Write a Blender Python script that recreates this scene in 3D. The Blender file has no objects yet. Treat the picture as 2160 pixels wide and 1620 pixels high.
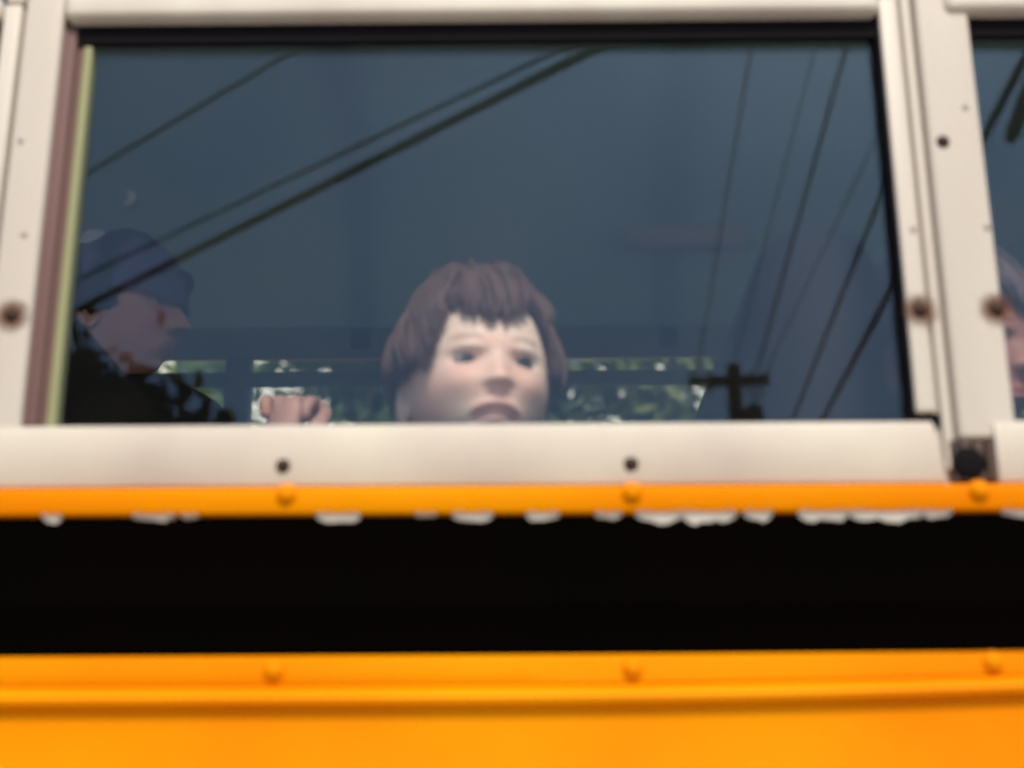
import bpy, bmesh, math, random
import numpy as np
from mathutils import Vector, Matrix, Euler

R = math.radians
sc = bpy.context.scene
col = sc.collection
random.seed(7)
rng = np.random.default_rng(11)

# ------------------------------------------------------------------ camera, sky, sun, exposure
cam_d = bpy.data.cameras.new('camera')
cam = bpy.data.objects.new('camera', cam_d)
col.objects.link(cam)
CAM_Y, CAM_Z = -0.977, 1.45
cam.location = (0, CAM_Y, CAM_Z)
PITCH, YAW, ROLL = R(17.898), R(-0.529), R(-0.184)
fwd = Vector((math.sin(YAW)*math.cos(PITCH), math.cos(YAW)*math.cos(PITCH), math.sin(PITCH)))
r0 = Vector((math.cos(YAW), -math.sin(YAW), 0)); u0 = r0.cross(fwd)
rt = r0*math.cos(ROLL)+u0*math.sin(ROLL); up = -r0*math.sin(ROLL)+u0*math.cos(ROLL)
cam.rotation_euler = Matrix((rt, up, -fwd)).transposed().to_euler()
cam_d.sensor_width = 36.0
cam_d.lens = 50.0
cam_d.clip_start = 0.05
cam_d.clip_end = 1500
cam_d.dof.use_dof = True
cam_d.dof.focus_distance = 2.0
cam_d.dof.aperture_fstop = 3.8
sc.camera = cam

SUN_AZ, SUN_EL = R(170), R(48)          # clockwise from +Y: high behind the photographer, a little to the right
w = bpy.data.worlds.new('World'); sc.world = w; w.use_nodes = True
wn = w.node_tree.nodes; wl = w.node_tree.links
wn.clear()
sky = wn.new('ShaderNodeTexSky'); sky.sky_type = 'NISHITA'; sky.sun_disc = False
sky.sun_elevation = SUN_EL; sky.sun_rotation = SUN_AZ
sky.air_density = 1.25; sky.dust_density = 2.2; sky.ozone_density = 3.0
bgn = wn.new('ShaderNodeBackground'); bgn.inputs[1].default_value = 0.12
wo = wn.new('ShaderNodeOutputWorld')
# thin broken cloud: patches of the sky drained towards a brighter grey
wtc = wn.new('ShaderNodeTexCoord'); wns = wn.new('ShaderNodeTexNoise'); wns.inputs['Scale'].default_value = 3.2; wns.inputs['Detail'].default_value = 5; wns.inputs['Roughness'].default_value = .55
wmp = wn.new('ShaderNodeMapping'); wmp.inputs['Scale'].default_value = (1,1,2.2); wmp.inputs['Location'].default_value = (.4,.1,.3)
wl.new(wtc.outputs['Generated'], wmp.inputs[0]); wl.new(wmp.outputs[0], wns.inputs['Vector'])
wmr = wn.new('ShaderNodeMapRange'); wmr.inputs[1].default_value = .38; wmr.inputs[2].default_value = .72; wmr.inputs[4].default_value = .55; wl.new(wns.outputs['Fac'], wmr.inputs[0])
wbw = wn.new('ShaderNodeRGBToBW'); wl.new(sky.outputs[0], wbw.inputs[0])
wsc = wn.new('ShaderNodeMath'); wsc.operation = 'MULTIPLY'; wsc.inputs[1].default_value = 1.45; wl.new(wbw.outputs[0], wsc.inputs[0])
wmx = wn.new('ShaderNodeMix'); wmx.data_type = 'RGBA'; wl.new(wmr.outputs[0], wmx.inputs[0]); wl.new(sky.outputs[0], wmx.inputs[6]); wl.new(wsc.outputs[0], wmx.inputs[7])
wl.new(wmx.outputs[2], bgn.inputs[0]); wl.new(bgn.outputs[0], wo.inputs[0])
sun_d = bpy.data.lights.new('sun', 'SUN'); sun_d.energy = 2.5; sun_d.angle = R(14); sun_d.color = (1.0, 0.90, 0.74)
sun = bpy.data.objects.new('sun', sun_d); col.objects.link(sun)
sdir = Vector((math.sin(SUN_AZ)*math.cos(SUN_EL), math.cos(SUN_AZ)*math.cos(SUN_EL), math.sin(SUN_EL)))
sun.rotation_euler = sdir.to_track_quat('Z', 'Y').to_euler()
sun.location = sdir*50
vs = sc.view_settings
vs.view_transform = 'Standard'; vs.look = 'None'; vs.gamma = 1.0; vs.use_curve_mapping = False
vs.exposure = 0.34
sc.cycles.use_denoising = True
sc.cycles.denoising_input_passes = 'RGB'

# ------------------------------------------------------------------ helpers
WORLD = {}                                # world position of each object's origin

class MB:
    def __init__(s): s.v = []; s.f = []; s.m = []; s.a = []
    def add(s, vs_, fs, mi=0):
        n = len(s.v); s.v += [tuple(p) for p in vs_]
        for f in fs: s.f.append(tuple(i+n for i in f)); s.m.append(mi)
        return s
    def box(s, x0, x1, y0, y1, z0, z1, mi=0):
        return s.add([(x0,y0,z0),(x1,y0,z0),(x1,y1,z0),(x0,y1,z0),(x0,y0,z1),(x1,y0,z1),(x1,y1,z1),(x0,y1,z1)],
                     [(0,3,2,1),(4,5,6,7),(0,1,5,4),(1,2,6,5),(2,3,7,6),(3,0,4,7)], mi)
    def rbox(s, x0, x1, y0, y1, z0, z1, r, mi=0, seg=3):
        """box rounded by bevelling all its edges"""
        bm = bmesh.new()
        bmesh.ops.create_cube(bm, size=1)
        for v in bm.verts:
            v.co = Vector(((x0+x1)/2+v.co.x*(x1-x0), (y0+y1)/2+v.co.y*(y1-y0), (z0+z1)/2+v.co.z*(z1-z0)))
        bmesh.ops.bevel(bm, geom=bm.edges[:], offset=min(r, .49*min(x1-x0, y1-y0, z1-z0)), segments=seg, affect='EDGES', profile=.5)
        return s.bm(bm, mi)
    def bm(s, bm, mi=0):
        bm.verts.index_update()
        s.add([v.co[:] for v in bm.verts], [[v.index for v in f.verts] for f in bm.faces], mi)
        bm.free(); return s
    def tube(s, pts, rad, n=8, mi=0, cap=True):
        pts = [Vector(p) for p in pts]; m = len(pts)
        rad = rad if hasattr(rad, '__len__') else [rad]*m
        ring = []
        prev = None
        for i, p in enumerate(pts):
            t = (pts[min(i+1, m-1)]-pts[max(i-1, 0)]).normalized()
            ref = prev if prev is not None else (Vector((0,0,1)) if abs(t.z) < .9 else Vector((1,0,0)))
            a = (ref - t*ref.dot(t)).normalized(); prev = a
            b = t.cross(a)
            ring += [p+(a*math.cos(2*math.pi*k/n)+b*math.sin(2*math.pi*k/n))*rad[i] for k in range(n)]
        fs = []
        for i in range(m-1):
            for k in range(n):
                k2 = (k+1) % n
                fs.append((i*n+k, i*n+k2, (i+1)*n+k2, (i+1)*n+k))
        if cap: fs += [tuple(range(n-1, -1, -1)), tuple((m-1)*n+k for k in range(n))]
        return s.add(ring, fs, mi)
    def profile(s, prof, xs, mi=0, dz=None, close=False):
        """(y,z) profile swept along x at stations xs"""
        n = len(prof); V = []; F = []
        for x in xs:
            for j, (y, z) in enumerate(prof): V.append((x, y, z+(dz(x, j) if dz else 0)))
        for i in range(len(xs)-1):
            for j in range(n if close else n-1):
                j2 = (j+1) % n
                F.append((i*n+j, i*n+j2, (i+1)*n+j2, (i+1)*n+j))
        if close: F += [tuple(range(n)), tuple(reversed([(len(xs)-1)*n+j for j in range(n)]))]
        return s.add(V, F, mi)
    def mesh(s, name, mats, smooth=True, angle=35):
        me = bpy.data.meshes.new(name)
        me.from_pydata(s.v, [], s.f)
        for m in (mats if isinstance(mats, (list, tuple)) else [mats]): me.materials.append(m)
        if any(s.m): me.polygons.foreach_set('material_index', s.m)
        bm = bmesh.new(); bm.from_mesh(me); bmesh.ops.recalc_face_normals(bm, faces=bm.faces[:]); bm.to_mesh(me); bm.free()
        if smooth:
            me.polygons.foreach_set('use_smooth', [True]*len(me.polygons))
            if angle: me.set_sharp_from_angle(angle=R(angle))
        me.update(); return me

def link(name, me, parent=None, loc=(0,0,0)):
    o = bpy.data.objects.new(name, me); col.objects.link(o)
    loc = Vector(loc); WORLD[o.name] = loc
    if parent is not None:
        o.parent = parent; o.location = loc-WORLD[parent.name]
    else: o.location = loc
    return o
def obj(name, mb, mats, parent=None, loc=(0,0,0), smooth=True, angle=35):
    return link(name, mb.mesh(name, mats, smooth, angle), parent, loc)
def tag(o, label=None, cat=None, group=None, kind=None):
    for k, v in (('label', label), ('category', cat), ('group', group), ('kind', kind)):
        if v: o[k] = v
    return o
def thing(name, label, cat, loc=(0,0,0), group=None):
    o = bpy.data.objects.new(name, None); col.objects.link(o); o.empty_display_size = .1
    o.location = loc; WORLD[o.name] = Vector(loc)
    return tag(o, label, cat, group)

# ------------------------------------------------------------------ materials
def mat(name, c, rough=.5, spec=.5, noise=None, scale=8., amount=.5, bump=0., bscale=60., metal=0., stretch=(1,1,1), detail=5):
    m = bpy.data.materials.new(name); m.use_nodes = True
    nt = m.node_tree; b = nt.nodes['Principled BSDF']
    b.inputs['Base Color'].default_value = (*c, 1); b.inputs['Roughness'].default_value = rough
    b.inputs['Specular IOR Level'].default_value = spec; b.inputs['Metallic'].default_value = metal
    tc = nt.nodes.new('ShaderNodeTexCoord'); mp = nt.nodes.new('ShaderNodeMapping')
    mp.inputs['Scale'].default_value = stretch
    nt.links.new(tc.outputs['Object'], mp.inputs[0])
    if noise is not None:
        n = nt.nodes.new('ShaderNodeTexNoise'); n.inputs['Scale'].default_value = scale; n.inputs['Detail'].default_value = detail
        nt.links.new(mp.outputs[0], n.inputs['Vector'])
        rp = nt.nodes.new('ShaderNodeValToRGB'); rp.color_ramp.elements[0].position = .5-.25; rp.color_ramp.elements[1].position = .5+.25
        rp.color_ramp.elements[0].color = (*[a*(1-amount)+b_*amount for a, b_ in zip(c, noise)], 1); rp.color_ramp.elements[1].color = (*c, 1)
        nt.links.new(n.outputs['Fac'], rp.inputs[0]); nt.links.new(rp.outputs[0], b.inputs['Base Color'])
    if bump:
        n2 = nt.nodes.new('ShaderNodeTexNoise'); n2.inputs['Scale'].default_value = bscale; n2.inputs['Detail'].default_value = 4
        nt.links.new(mp.outputs[0], n2.inputs['Vector'])
        bp = nt.nodes.new('ShaderNodeBump'); bp.inputs['Strength'].default_value = bump; bp.inputs['Distance'].default_value = .002
        nt.links.new(n2.outputs['Fac'], bp.inputs['Height']); nt.links.new(bp.outputs[0], b.inputs['Normal'])
    return m

CREAM = mat('cream_paint', (.72,.68,.60), .45, .35, (.48,.40,.36), 5, .80, .12, 25, stretch=(1.6,1,.22))
SILLM = mat('sill_paint', (.70,.65,.54), .5, .3, (.47,.39,.355), 6, .9, .15, 20)
MAUVE = mat('channel_rubber', (.17,.095,.088), .6, .3, (.09,.05,.045), 12, .6, .2, 60, stretch=(1,1,.2))
OLIVE = mat('olive_gasket', (.31,.32,.17), .6, .3, (.20,.20,.11), 14, .5, .1, 60, stretch=(1,1,.3))
BLKR = mat('black_rubber', (.006,.005,.007), .8, .1)
YEL = mat('bus_yellow', (.82,.335,.0), .5, .06, (.78,.155,.0), 2.2, .95, .2, 7)
BLK = mat('black_paint', (.0016,.0013,.0013), .75, .0, (.0026,.0012,.001), 6, .5, .1, 30)
PRIMER = mat('white_primer', (.78,.74,.68), .6, .3, (.55,.5,.45), 60, .5)
SCREW = mat('dark_screw', (.025,.012,.009), .6, .3, (.06,.025,.012), 120, .6)
GREYD = mat('dull_screw', (.33,.28,.27), .6, .3)
FOOT = mat('dark_post_foot', (.17,.12,.10), .7, .2, (.012,.008,.008), 26, .95, .2, 40, stretch=(1.6,1,.35))
REFL = mat('red_reflector', (.16,.035,.01), .3, .5)
INWALL = mat('interior_mint_paint', (.22,.26,.27), .6, .3, (.15,.18,.19), 4, .5)
CEIL = mat('ceiling_panel', (.42,.61,.61), .55, .3, (.28,.44,.48), 3, .5)
RIB = mat('ceiling_rib', (.24,.36,.36), .5, .3)
FLOORM = mat('rubber_floor', (.03,.03,.03), .8, .2)
VINYL = mat('seat_vinyl', (.010,.008,.012), .7, .1, (.007,.006,.009), 12, .5, .2, 50)
TAN = mat('tan_panel', (.50,.36,.31), .6, .3)
TYRE = mat('tyre_rubber', (.015,.015,.015), .8, .2)
STEEL = mat('wheel_steel', (.3,.3,.3), .5, .4)
BARK = mat('bark', (.11,.085,.06), .9, .1, (.05,.04,.03), 9, .8, .6, 14, stretch=(1,1,.2))
WOOD = mat('pole_wood', (.10,.055,.035), .9, .1, (.05,.03,.02), 8, .8, .4, 12, stretch=(1,1,.1))
WIRE = mat('cable_jacket', (.012,.012,.014), .7, .15)
CERAM = mat('brown_ceramic', (.05,.03,.025), .4, .4)
CAN = mat('transformer_grey', (.10,.11,.12), .5, .4)
ASPH = mat('pale_bounce_paving', (.38,.35,.31), .9, .2, (.26,.24,.21), 2, .6, .3, 40)  # out-of-view paving, made pale to bounce fill light upward
GRASSM = mat('grass_ground', (.07,.10,.03), .9, .1, (.05,.06,.02), .5, .7)
CONC = mat('kerb_concrete', (.33,.31,.28), .9, .2, (.22,.21,.19), 5, .6)
def leafmat(name, c, d):
    m = mat(name, c, .6, .25, d, 1.3, .9)
    nt = m.node_tree; b = nt.nodes['Principled BSDF']
    out = nt.nodes['Material Output']
    tr = nt.nodes.new('ShaderNodeBsdfTranslucent'); tr.inputs[0].default_value = (c[0]*1.3, c[1]*1.5, c[2]*.8, 1)
    mx = nt.nodes.new('ShaderNodeMixShader'); mx.inputs[0].default_value = .4
    nt.links.new(b.outputs[0], mx.inputs[1]); nt.links.new(tr.outputs[0], mx.inputs[2]); nt.links.new(mx.outputs[0], out.inputs[0])
    return m
LEAF1 = leafmat('leaf_mid_green', (.12,.17,.08), (.06,.10,.05))
LEAF2 = leafmat('leaf_yellow_green', (.16,.18,.07), (.09,.12,.05))
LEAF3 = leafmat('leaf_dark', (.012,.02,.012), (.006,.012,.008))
HAIRB = mat('brown_hair', (.115,.064,.055), .6, .2, (.07,.04,.036), 30, .6)
HAIRK = mat('dark_hair', (.012,.009,.009), .5, .3)
HAIRP = mat('child_dark_hair', (.11,.075,.085), .5, .3, (.03,.02,.025), 30, .6)
NAVY = mat('navy_cloth', (.10,.07,.17), .9, .1, (.065,.05,.11), 20, .5, .2, 90)
COAT = mat('black_coat', (.006,.006,.008), .95, .05, (.012,.012,.016), 12, .5, .3, 40)
SLEEVE = mat('dark_blue_sleeve', (.022,.026,.05), .9, .1, (.015,.016,.03), 12, .5, .3, 40)
SHIRT = mat('maroon_sweater', (.15,.04,.04), .9, .1, (.10,.03,.03), 50, .5, .3, 120)
JEANS = mat('denim', (.04,.05,.10), .9, .1, (.03,.035,.07), 40, .5)
SHOE = mat('shoe_leather', (.03,.02,.015), .6, .3)
PATCH = mat('white_cap_patch', (.42,.42,.5), .8, .1)
SCLERA = mat('eye_white', (.30,.26,.25), .25, .5)
IRIS = mat('eye_iris', (.035,.03,.03), .2, .5)

def skinmat(name, c, lip, brow):
    m = mat(name, c, .5, .3); nt = m.node_tree; b = nt.nodes['Principled BSDF']
    n = nt.nodes.new('ShaderNodeTexNoise'); n.inputs['Scale'].default_value = 22; n.inputs['Detail'].default_value = 4
    tc = nt.nodes.new('ShaderNodeTexCoord'); nt.links.new(tc.outputs['Object'], n.inputs['Vector'])
    m0 = nt.nodes.new('ShaderNodeMix'); m0.data_type = 'RGBA'
    m0.inputs[6].default_value = (*c, 1); m0.inputs[7].default_value = (c[0]*.93, c[1]*.78, c[2]*.75, 1)
    rp = nt.nodes.new('ShaderNodeMapRange'); rp.inputs[1].default_value = .4; rp.inputs[2].default_value = .7
    nt.links.new(n.outputs['Fac'], rp.inputs[0]); nt.links.new(rp.outputs[0], m0.inputs[0])
    prev = m0.outputs[2]
    for an, cc in (('lip', lip), ('brow', brow), ('mouth', (.66,.42,.38)), ('blush', (c[0]*.95, c[1]*.66, c[2]*.62)), ('shade', (c[0]*.55, c[1]*.42, c[2]*.42))):
        at = nt.nodes.new('ShaderNodeAttribute'); at.attribute_name = an
        mm = nt.nodes.new('ShaderNodeMix'); mm.data_type = 'RGBA'; mm.inputs[7].default_value = (*cc, 1)
        nt.links.new(at.outputs['Fac'], mm.inputs[0]); nt.links.new(prev, mm.inputs[6]); prev = mm.outputs[2]
    nt.links.new(prev, b.inputs['Base Color'])
    b.inputs['Subsurface Weight'].default_value = .12; b.inputs['Subsurface Radius'].default_value = (.008,.003,.002); b.inputs['Subsurface Scale'].default_value = 1.0
    return m
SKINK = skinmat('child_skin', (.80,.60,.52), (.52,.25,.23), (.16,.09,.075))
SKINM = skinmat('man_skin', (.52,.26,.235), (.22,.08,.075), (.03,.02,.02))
SKIN2 = skinmat('second_child_skin', (.30,.14,.115), (.34,.12,.11), (.06,.04,.035))

def glassmat(name, tint=(.97,.985,.98)):
    m = bpy.data.materials.new(name); m.use_nodes = True; nt = m.node_tree; nt.nodes.clear()
    out = nt.nodes.new('ShaderNodeOutputMaterial')
    tr = nt.nodes.new('ShaderNodeBsdfTransparent'); tr.inputs[0].default_value = (*tint, 1)
    gl = nt.nodes.new('ShaderNodeBsdfGlossy'); gl.inputs['Roughness'].default_value = 0.0; gl.inputs['Color'].default_value = (.36,.57,.84,1)
    fr = nt.nodes.new('ShaderNodeFresnel'); fr.inputs[0].default_value = 1.44
    ge = nt.nodes.new('ShaderNodeNewGeometry'); io = nt.nodes.new('ShaderNodeMapRange')     # both faces of the sheet reflect alike
    io.inputs[3].default_value = 1.44; io.inputs[4].default_value = 1/1.44
    nt.links.new(ge.outputs['Backfacing'], io.inputs[0]); nt.links.new(io.outputs[0], fr.inputs[0])
    mx = nt.nodes.new('ShaderNodeMixShader')
    nt.links.new(fr.outputs[0], mx.inputs[0]); nt.links.new(tr.outputs[0], mx.inputs[1]); nt.links.new(gl.outputs[0], mx.inputs[2])
    # thin film of road dust
    df = nt.nodes.new('ShaderNodeBsdfDiffuse'); df.inputs[0].default_value = (.4,.36,.32,1)
    n = nt.nodes.new('ShaderNodeTexNoise'); n.inputs['Scale'].default_value = 7; n.inputs['Detail'].default_value = 6
    tc = nt.nodes.new('ShaderNodeTexCoord'); nt.links.new(tc.outputs['Object'], n.inputs['Vector'])
    mr = nt.nodes.new('ShaderNodeMapRange'); mr.inputs[1].default_value = .35; mr.inputs[2].default_value = .8; mr.inputs[3].default_value = .002; mr.inputs[4].default_value = .012
    nt.links.new(n.outputs['Fac'], mr.inputs[0])
    m2 = nt.nodes.new('ShaderNodeMixShader'); nt.links.new(mr.outputs[0], m2.inputs[0])
    nt.links.new(mx.outputs[0], m2.inputs[1]); nt.links.new(df.outputs[0], m2.inputs[2]); nt.links.new(m2.outputs[0], out.inputs[0])
    return m
GLASS = glassmat('window_glass')

def haloMat():
    m = bpy.data.materials.new('rust_stain'); m.use_nodes = True; nt = m.node_tree; nt.nodes.clear()
    out = nt.nodes.new('ShaderNodeOutputMaterial'); tr = nt.nodes.new('ShaderNodeBsdfTransparent'); df = nt.nodes.new('ShaderNodeBsdfDiffuse')
    df.inputs[0].default_value = (.13,.045,.018,1)
    tc = nt.nodes.new('ShaderNodeTexCoord'); ln = nt.nodes.new('ShaderNodeVectorMath'); ln.operation = 'LENGTH'
    n = nt.nodes.new('ShaderNodeTexNoise'); n.inputs['Scale'].default_value = 180
    nt.links.new(tc.outputs['Object'], n.inputs['Vector'])
    ad = nt.nodes.new('ShaderNodeMath'); ad.operation = 'MULTIPLY_ADD'; ad.inputs[1].default_value = .006
    nt.links.new(tc.outputs['Object'], ln.inputs[0]); nt.links.new(n.outputs['Fac'], ad.inputs[0]); nt.links.new(ln.outputs['Value'], ad.inputs[2])
    mr = nt.nodes.new('ShaderNodeMapRange'); mr.inputs[1].default_value = .006; mr.inputs[2].default_value = .018; mr.inputs[3].default_value = .95; mr.inputs[4].default_value = 0
    nt.links.new(ad.outputs[0], mr.inputs[0])
    mx = nt.nodes.new('ShaderNodeMixShader'); nt.links.new(mr.outputs[0], mx.inputs[0]); nt.links.new(tr.outputs[0], mx.inputs[1]); nt.links.new(df.outputs[0], mx.inputs[2])
    nt.links.new(mx.outputs[0], out.inputs[0]); return m
RUST = haloMat()

# ------------------------------------------------------------------ ground
g = MB(); g.add([(-400,-400,0),(400,-400,0),(400,400,0),(-400,400,0)], [(0,1,2,3)])
tag(obj('ground', g, GRASSM), kind='structure')
g = MB(); g.add([(-400,-9.5,.004),(400,-9.5,.004),(400,4.0,.004),(-400,4.0,.004)], [(0,1,2,3)])
tag(obj('road', g, ASPH), kind='structure')
for y in (4.0, -9.8):
    g = MB(); g.rbox(-120,120,y,y+.3,-.1,.13,.02)
    tag(obj('kerb', g, CONC), kind='structure')

# ------------------------------------------------------------------ school bus
PITCHX = .690
X0, X1, YF, BW = -3.0, 2.75, 0.0, 2.1      # body length and the far side's plane
FLOOR = .95
bus = thing('school_bus', 'yellow school bus with black side stripe and cream framed windows', 'school bus', (0, 1.05, 0))
xs = list(np.linspace(X0, X1, 116))
def lift(x, j=0):                            # the lower mouldings sweep up gently towards the wheel arch
    t = max(0., x+.05); return .006*min(t/.38, 2.)**2
SILL_B, SILL_T = 1.6895, 1.736
# lower body mouldings, near side
p = MB().profile([(.004,1.690),(-.0045,1.6885),(-.0105,1.6868),(-.0125,1.684),(-.0125,1.671),(-.0110,1.6685),(-.004,1.6675)], xs)
belt = obj('belt_rail', p, YEL, bus)
p = MB().profile([(-.004,1.6675),(-.0070,1.666),(-.0075,1.640),(-.0078,1.612),(-.0095,1.608),(-.0095,1.604),(-.0076,1.600),(-.0070,1.574),(-.004,1.5712)], xs)
rub = obj('rub_rail', p, BLK, bus)
rub['label'] = 'matt black painted stripe along the bus side with chipped upper edge'
p = MB().profile([(-.004,1.5712),(-.0100,1.5705),(-.0125,1.568),(-.0128,1.560),(-.0125,1.552),(-.0110,1.5500)], xs, dz=lambda x, j: lift(x)*(j/5.))
lowr = obj('lower_rail', p, YEL, bus)
p = MB().profile([(-.0110,1.5498),(-.0150,1.5475),(-.0190,1.5440),(-.0200,1.5415),(-.0190,1.5385),(-.0150,1.5360),(-.0110,1.5340),(-.0105,1.530),(-.012,1.50),(-.0145,1.46),(-.017,1.40),(-.019,1.30),(-.019,1.1),(-.016,.8),(-.010,.52),(.02,.50),(.05,.50)], xs,
                 dz=lambda x, j: lift(x) if j < 10 else 0)
side = obj('side_panel', p, YEL, bus)
# rivets: domes with a flat shank collar
def dome(r, h, n=14):
    m = MB(); V = [(0,-h,0)]; F = []
    for i, (rr, hh) in enumerate(((.45,.88),(.75,.62),(.93,.32),(1.,0.),(1.12,-.05))):
        for k in range(n): V.append((r*rr*math.cos(2*math.pi*k/n), -h*hh, r*rr*math.sin(2*math.pi*k/n)))
    F += [(0, 1+k, 1+(k+1) % n) for k in range(n)]
    for i in range(4):
        for k in range(n): F.append((1+i*n+k, 1+(i+1)*n+k, 1+(i+1)*n+(k+1) % n, 1+i*n+(k+1) % n))
    m.add(V, F); return m
riv_me = dome(.0072,.0058).mesh('rivet', YEL)
for k in range(-12, 12):
    xr = -.1663+.2405*k
    if X0+.1 < xr < X1-.1:
        link('rivet', riv_me, belt, (xr,-.0125,1.6815))
        link('rivet', riv_me, lowr, (xr-.003,-.0125,1.5605+lift(xr)*.6))
# paint chips along the stripe's upper edge: (x0, x1, drop below the rail)
px2x = lambda px: (px-1086)*.3413e-3
for a, b, h, tone in ((100,140,.0065,1),(285,372,.0050,1),(385,420,.0025,1),(660,750,.0085,0),(862,905,.002,1),(938,1020,.0078,0),(1088,1155,.0072,0),(1228,1282,.0058,0),(1310,1412,.0095,0),(1400,1516,.0105,0),
                      (1530,1588,.0088,0),(1640,1742,.0088,0),(1740,1895,.0095,0),(1893,1952,.0065,0),(2052,2134,.0055,1),(-140,-60,.006,1),(2200,2290,.008,0),(-330,-250,.008,0)):
    x0_, x1_ = px2x(a), px2x(b); n = max(6, int((x1_-x0_)/.0035))
    top = []; bot = []
    for i in range(n+1):
        t = i/n; x = x0_+(x1_-x0_)*t
        env = max(.03, math.sin(math.pi*t))**.35
        top.append((x, 1.6679+.0020*env))
        bot.append((x, 1.6674-h*env*random.uniform(.80,1.1)*.80*(.80+.14*math.sin(t*(x1_-x0_)*260+a)+.06*math.sin(t*(x1_-x0_)*610+b))))
    m = MB(); V = []
    for (x, z1_), (_, z2_) in zip(top, bot):
        V += [(x,-.0118,z1_),(x,-.0094,1.6672),(x,-.0079,z2_),(x,-.0055,z2_-.0003)]
    F = [(4*i+j, 4*i+j+1, 4*i+j+5, 4*i+j+4) for i in range(n) for j in range(3)]
    m.add(V, F)
    obj('paint_chip', m, PRIMER, rub)

m = MB().rbox(.372-.042,.372+.042,-.026,-.012,1.487-.042,1.487+.042,.006)
m = MB().tube([(.380,-.010,1.478),(.380,-.022,1.478),(.380,-.026,1.478)], [.045,.045,.040], 32)
rf = obj('side_reflector', m, REFL, bus)

# --- one window bay (local x measured from the bay shown in the photograph)
def sill(B, wide):                            # cut aslant at its right end
    m = MB(); n = 24
    prof = [(.030,SILL_B),(-.0050,SILL_B),(-.0068,SILL_B+.003),(-.0066,SILL_T-.010),(-.0052,SILL_T-.004),(-.0015,SILL_T-.0008),(.004,SILL_T),(.030,SILL_T+.001)]
    V = []; F = []; k_ = len(prof)
    for i in range(n+1):
        t = i/n
        for (y, z) in prof:
            xr = .2955-.0065*(z-SILL_B)/(SILL_T-SILL_B)
            xl = -.376 if wide else -.3580
            V.append((xl+(xr-xl)*t, y, z))
    for i in range(n):
        for j in range(k_): F.append((i*k_+j, i*k_+(j+1) % k_, (i+1)*k_+(j+1) % k_, (i+1)*k_+j))
    F += [tuple(range(k_)), tuple(n*k_+j for j in range(k_))]
    m.add(V, F); B['wide_sill' if wide else 'window_sill'] = (m, SILLM)
def bay_meshes():
    B = {}
    for wide in (True, False): sill(B, wide)
    # post: three flats with grooves, over a recessed foot in a darker, mottled colour
    m = MB()
    m.box(.2950,.3485,.0065,.050,1.6905,2.50)
    m.rbox(.2978,.3050,.0005,.010,1.700,2.50,.0018)
    m.rbox(.3080,.3490,-.0035,.0100,1.722,2.50,.0035)
    B['window_post'] = (m, CREAM)
    m = MB(); m.box(.2950,.3270,.0065,.050,1.6905,2.50); m.rbox(.2978,.3050,.0005,.010,1.700,2.50,.0018); m.rbox(.2980,.3285,-.0035,.0100,1.722,2.50,.0035)
    B['narrow_post'] = (m, CREAM)
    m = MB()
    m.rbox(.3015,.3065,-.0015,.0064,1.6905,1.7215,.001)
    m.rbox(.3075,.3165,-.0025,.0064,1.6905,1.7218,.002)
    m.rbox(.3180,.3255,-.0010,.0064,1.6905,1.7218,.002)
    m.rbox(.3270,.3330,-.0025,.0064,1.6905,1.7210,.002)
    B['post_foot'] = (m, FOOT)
    m = MB()
    m.rbox(.2800,.2942,-.0015,.030,1.7425,2.0835,.0022)
    B['right_stile'] = (m, CREAM)
    m = MB(); m.box(.2775,.2802,.0025,.030,1.7345,2.0835); m.box(.2795,.2978,.0035,.030,1.7345,1.7424)
    m.box(-.3550,.2775,.0050,.0120,2.0520,2.0672)
    B['gasket'] = (m, BLKR)
    m = MB(); m.rbox(-.3655,-.3512,.0030,.022,1.7365,2.0660,.003); m.box(-.3514,-.3462,.0085,.022,1.7365,2.0660)
    B['side_channel'] = (m, MAUVE)
    m = MB(); m.rbox(-.3464,-.3395,.0065,.022,1.7365,2.0505,.0015)
    B['glazing_strip'] = (m, OLIVE)
    m = MB(); m.rbox(-.3600,.2795,-.0085,.030,2.0675,2.0890,.0065,seg=5)
    B['sash_rail'] = (m, CREAM)
    m = MB(); m.box(-.3500,.2788,.0130,.0170,1.720,2.069)
    B['glass_pane'] = (m, GLASS)
    m = MB(); m.box(-.3535,.2948,.0410,.0445,2.075,2.48)
    B['upper_pane'] = (m, GLASS)
    m = MB(); m.rbox(-.3600,.2950,-.004,.045,2.4600,2.505,.004); m.rbox(-.3655,-.3480,0,.045,2.086,2.46,.003); m.rbox(.2800,.2948,0,.045,2.086,2.46,.003)
    B['upper_sash_frame'] = (m, CREAM)
    return B
B = bay_meshes()
BM = {k: (mb.mesh(k, mt), ) for k, (mb, mt) in B.items()}
scr_me = dome(.0052,.0034,10).mesh('screw', SCREW)
dul_me = dome(.0026,.0012,10).mesh('screw', GREYD)
m = MB(); nn = 24
m.add([(0,0,0)]+[(.016*math.cos(2*math.pi*k/nn),0,.016*math.sin(2*math.pi*k/nn)-.002) for k in range(nn)], [(0,1+k,1+(k+1) % nn) for k in range(nn)])
halo_me = m.mesh('rust_stain', RUST)
hole_me = dome(.0105,.0022,18).mesh('bolt', BLKR)
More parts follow.
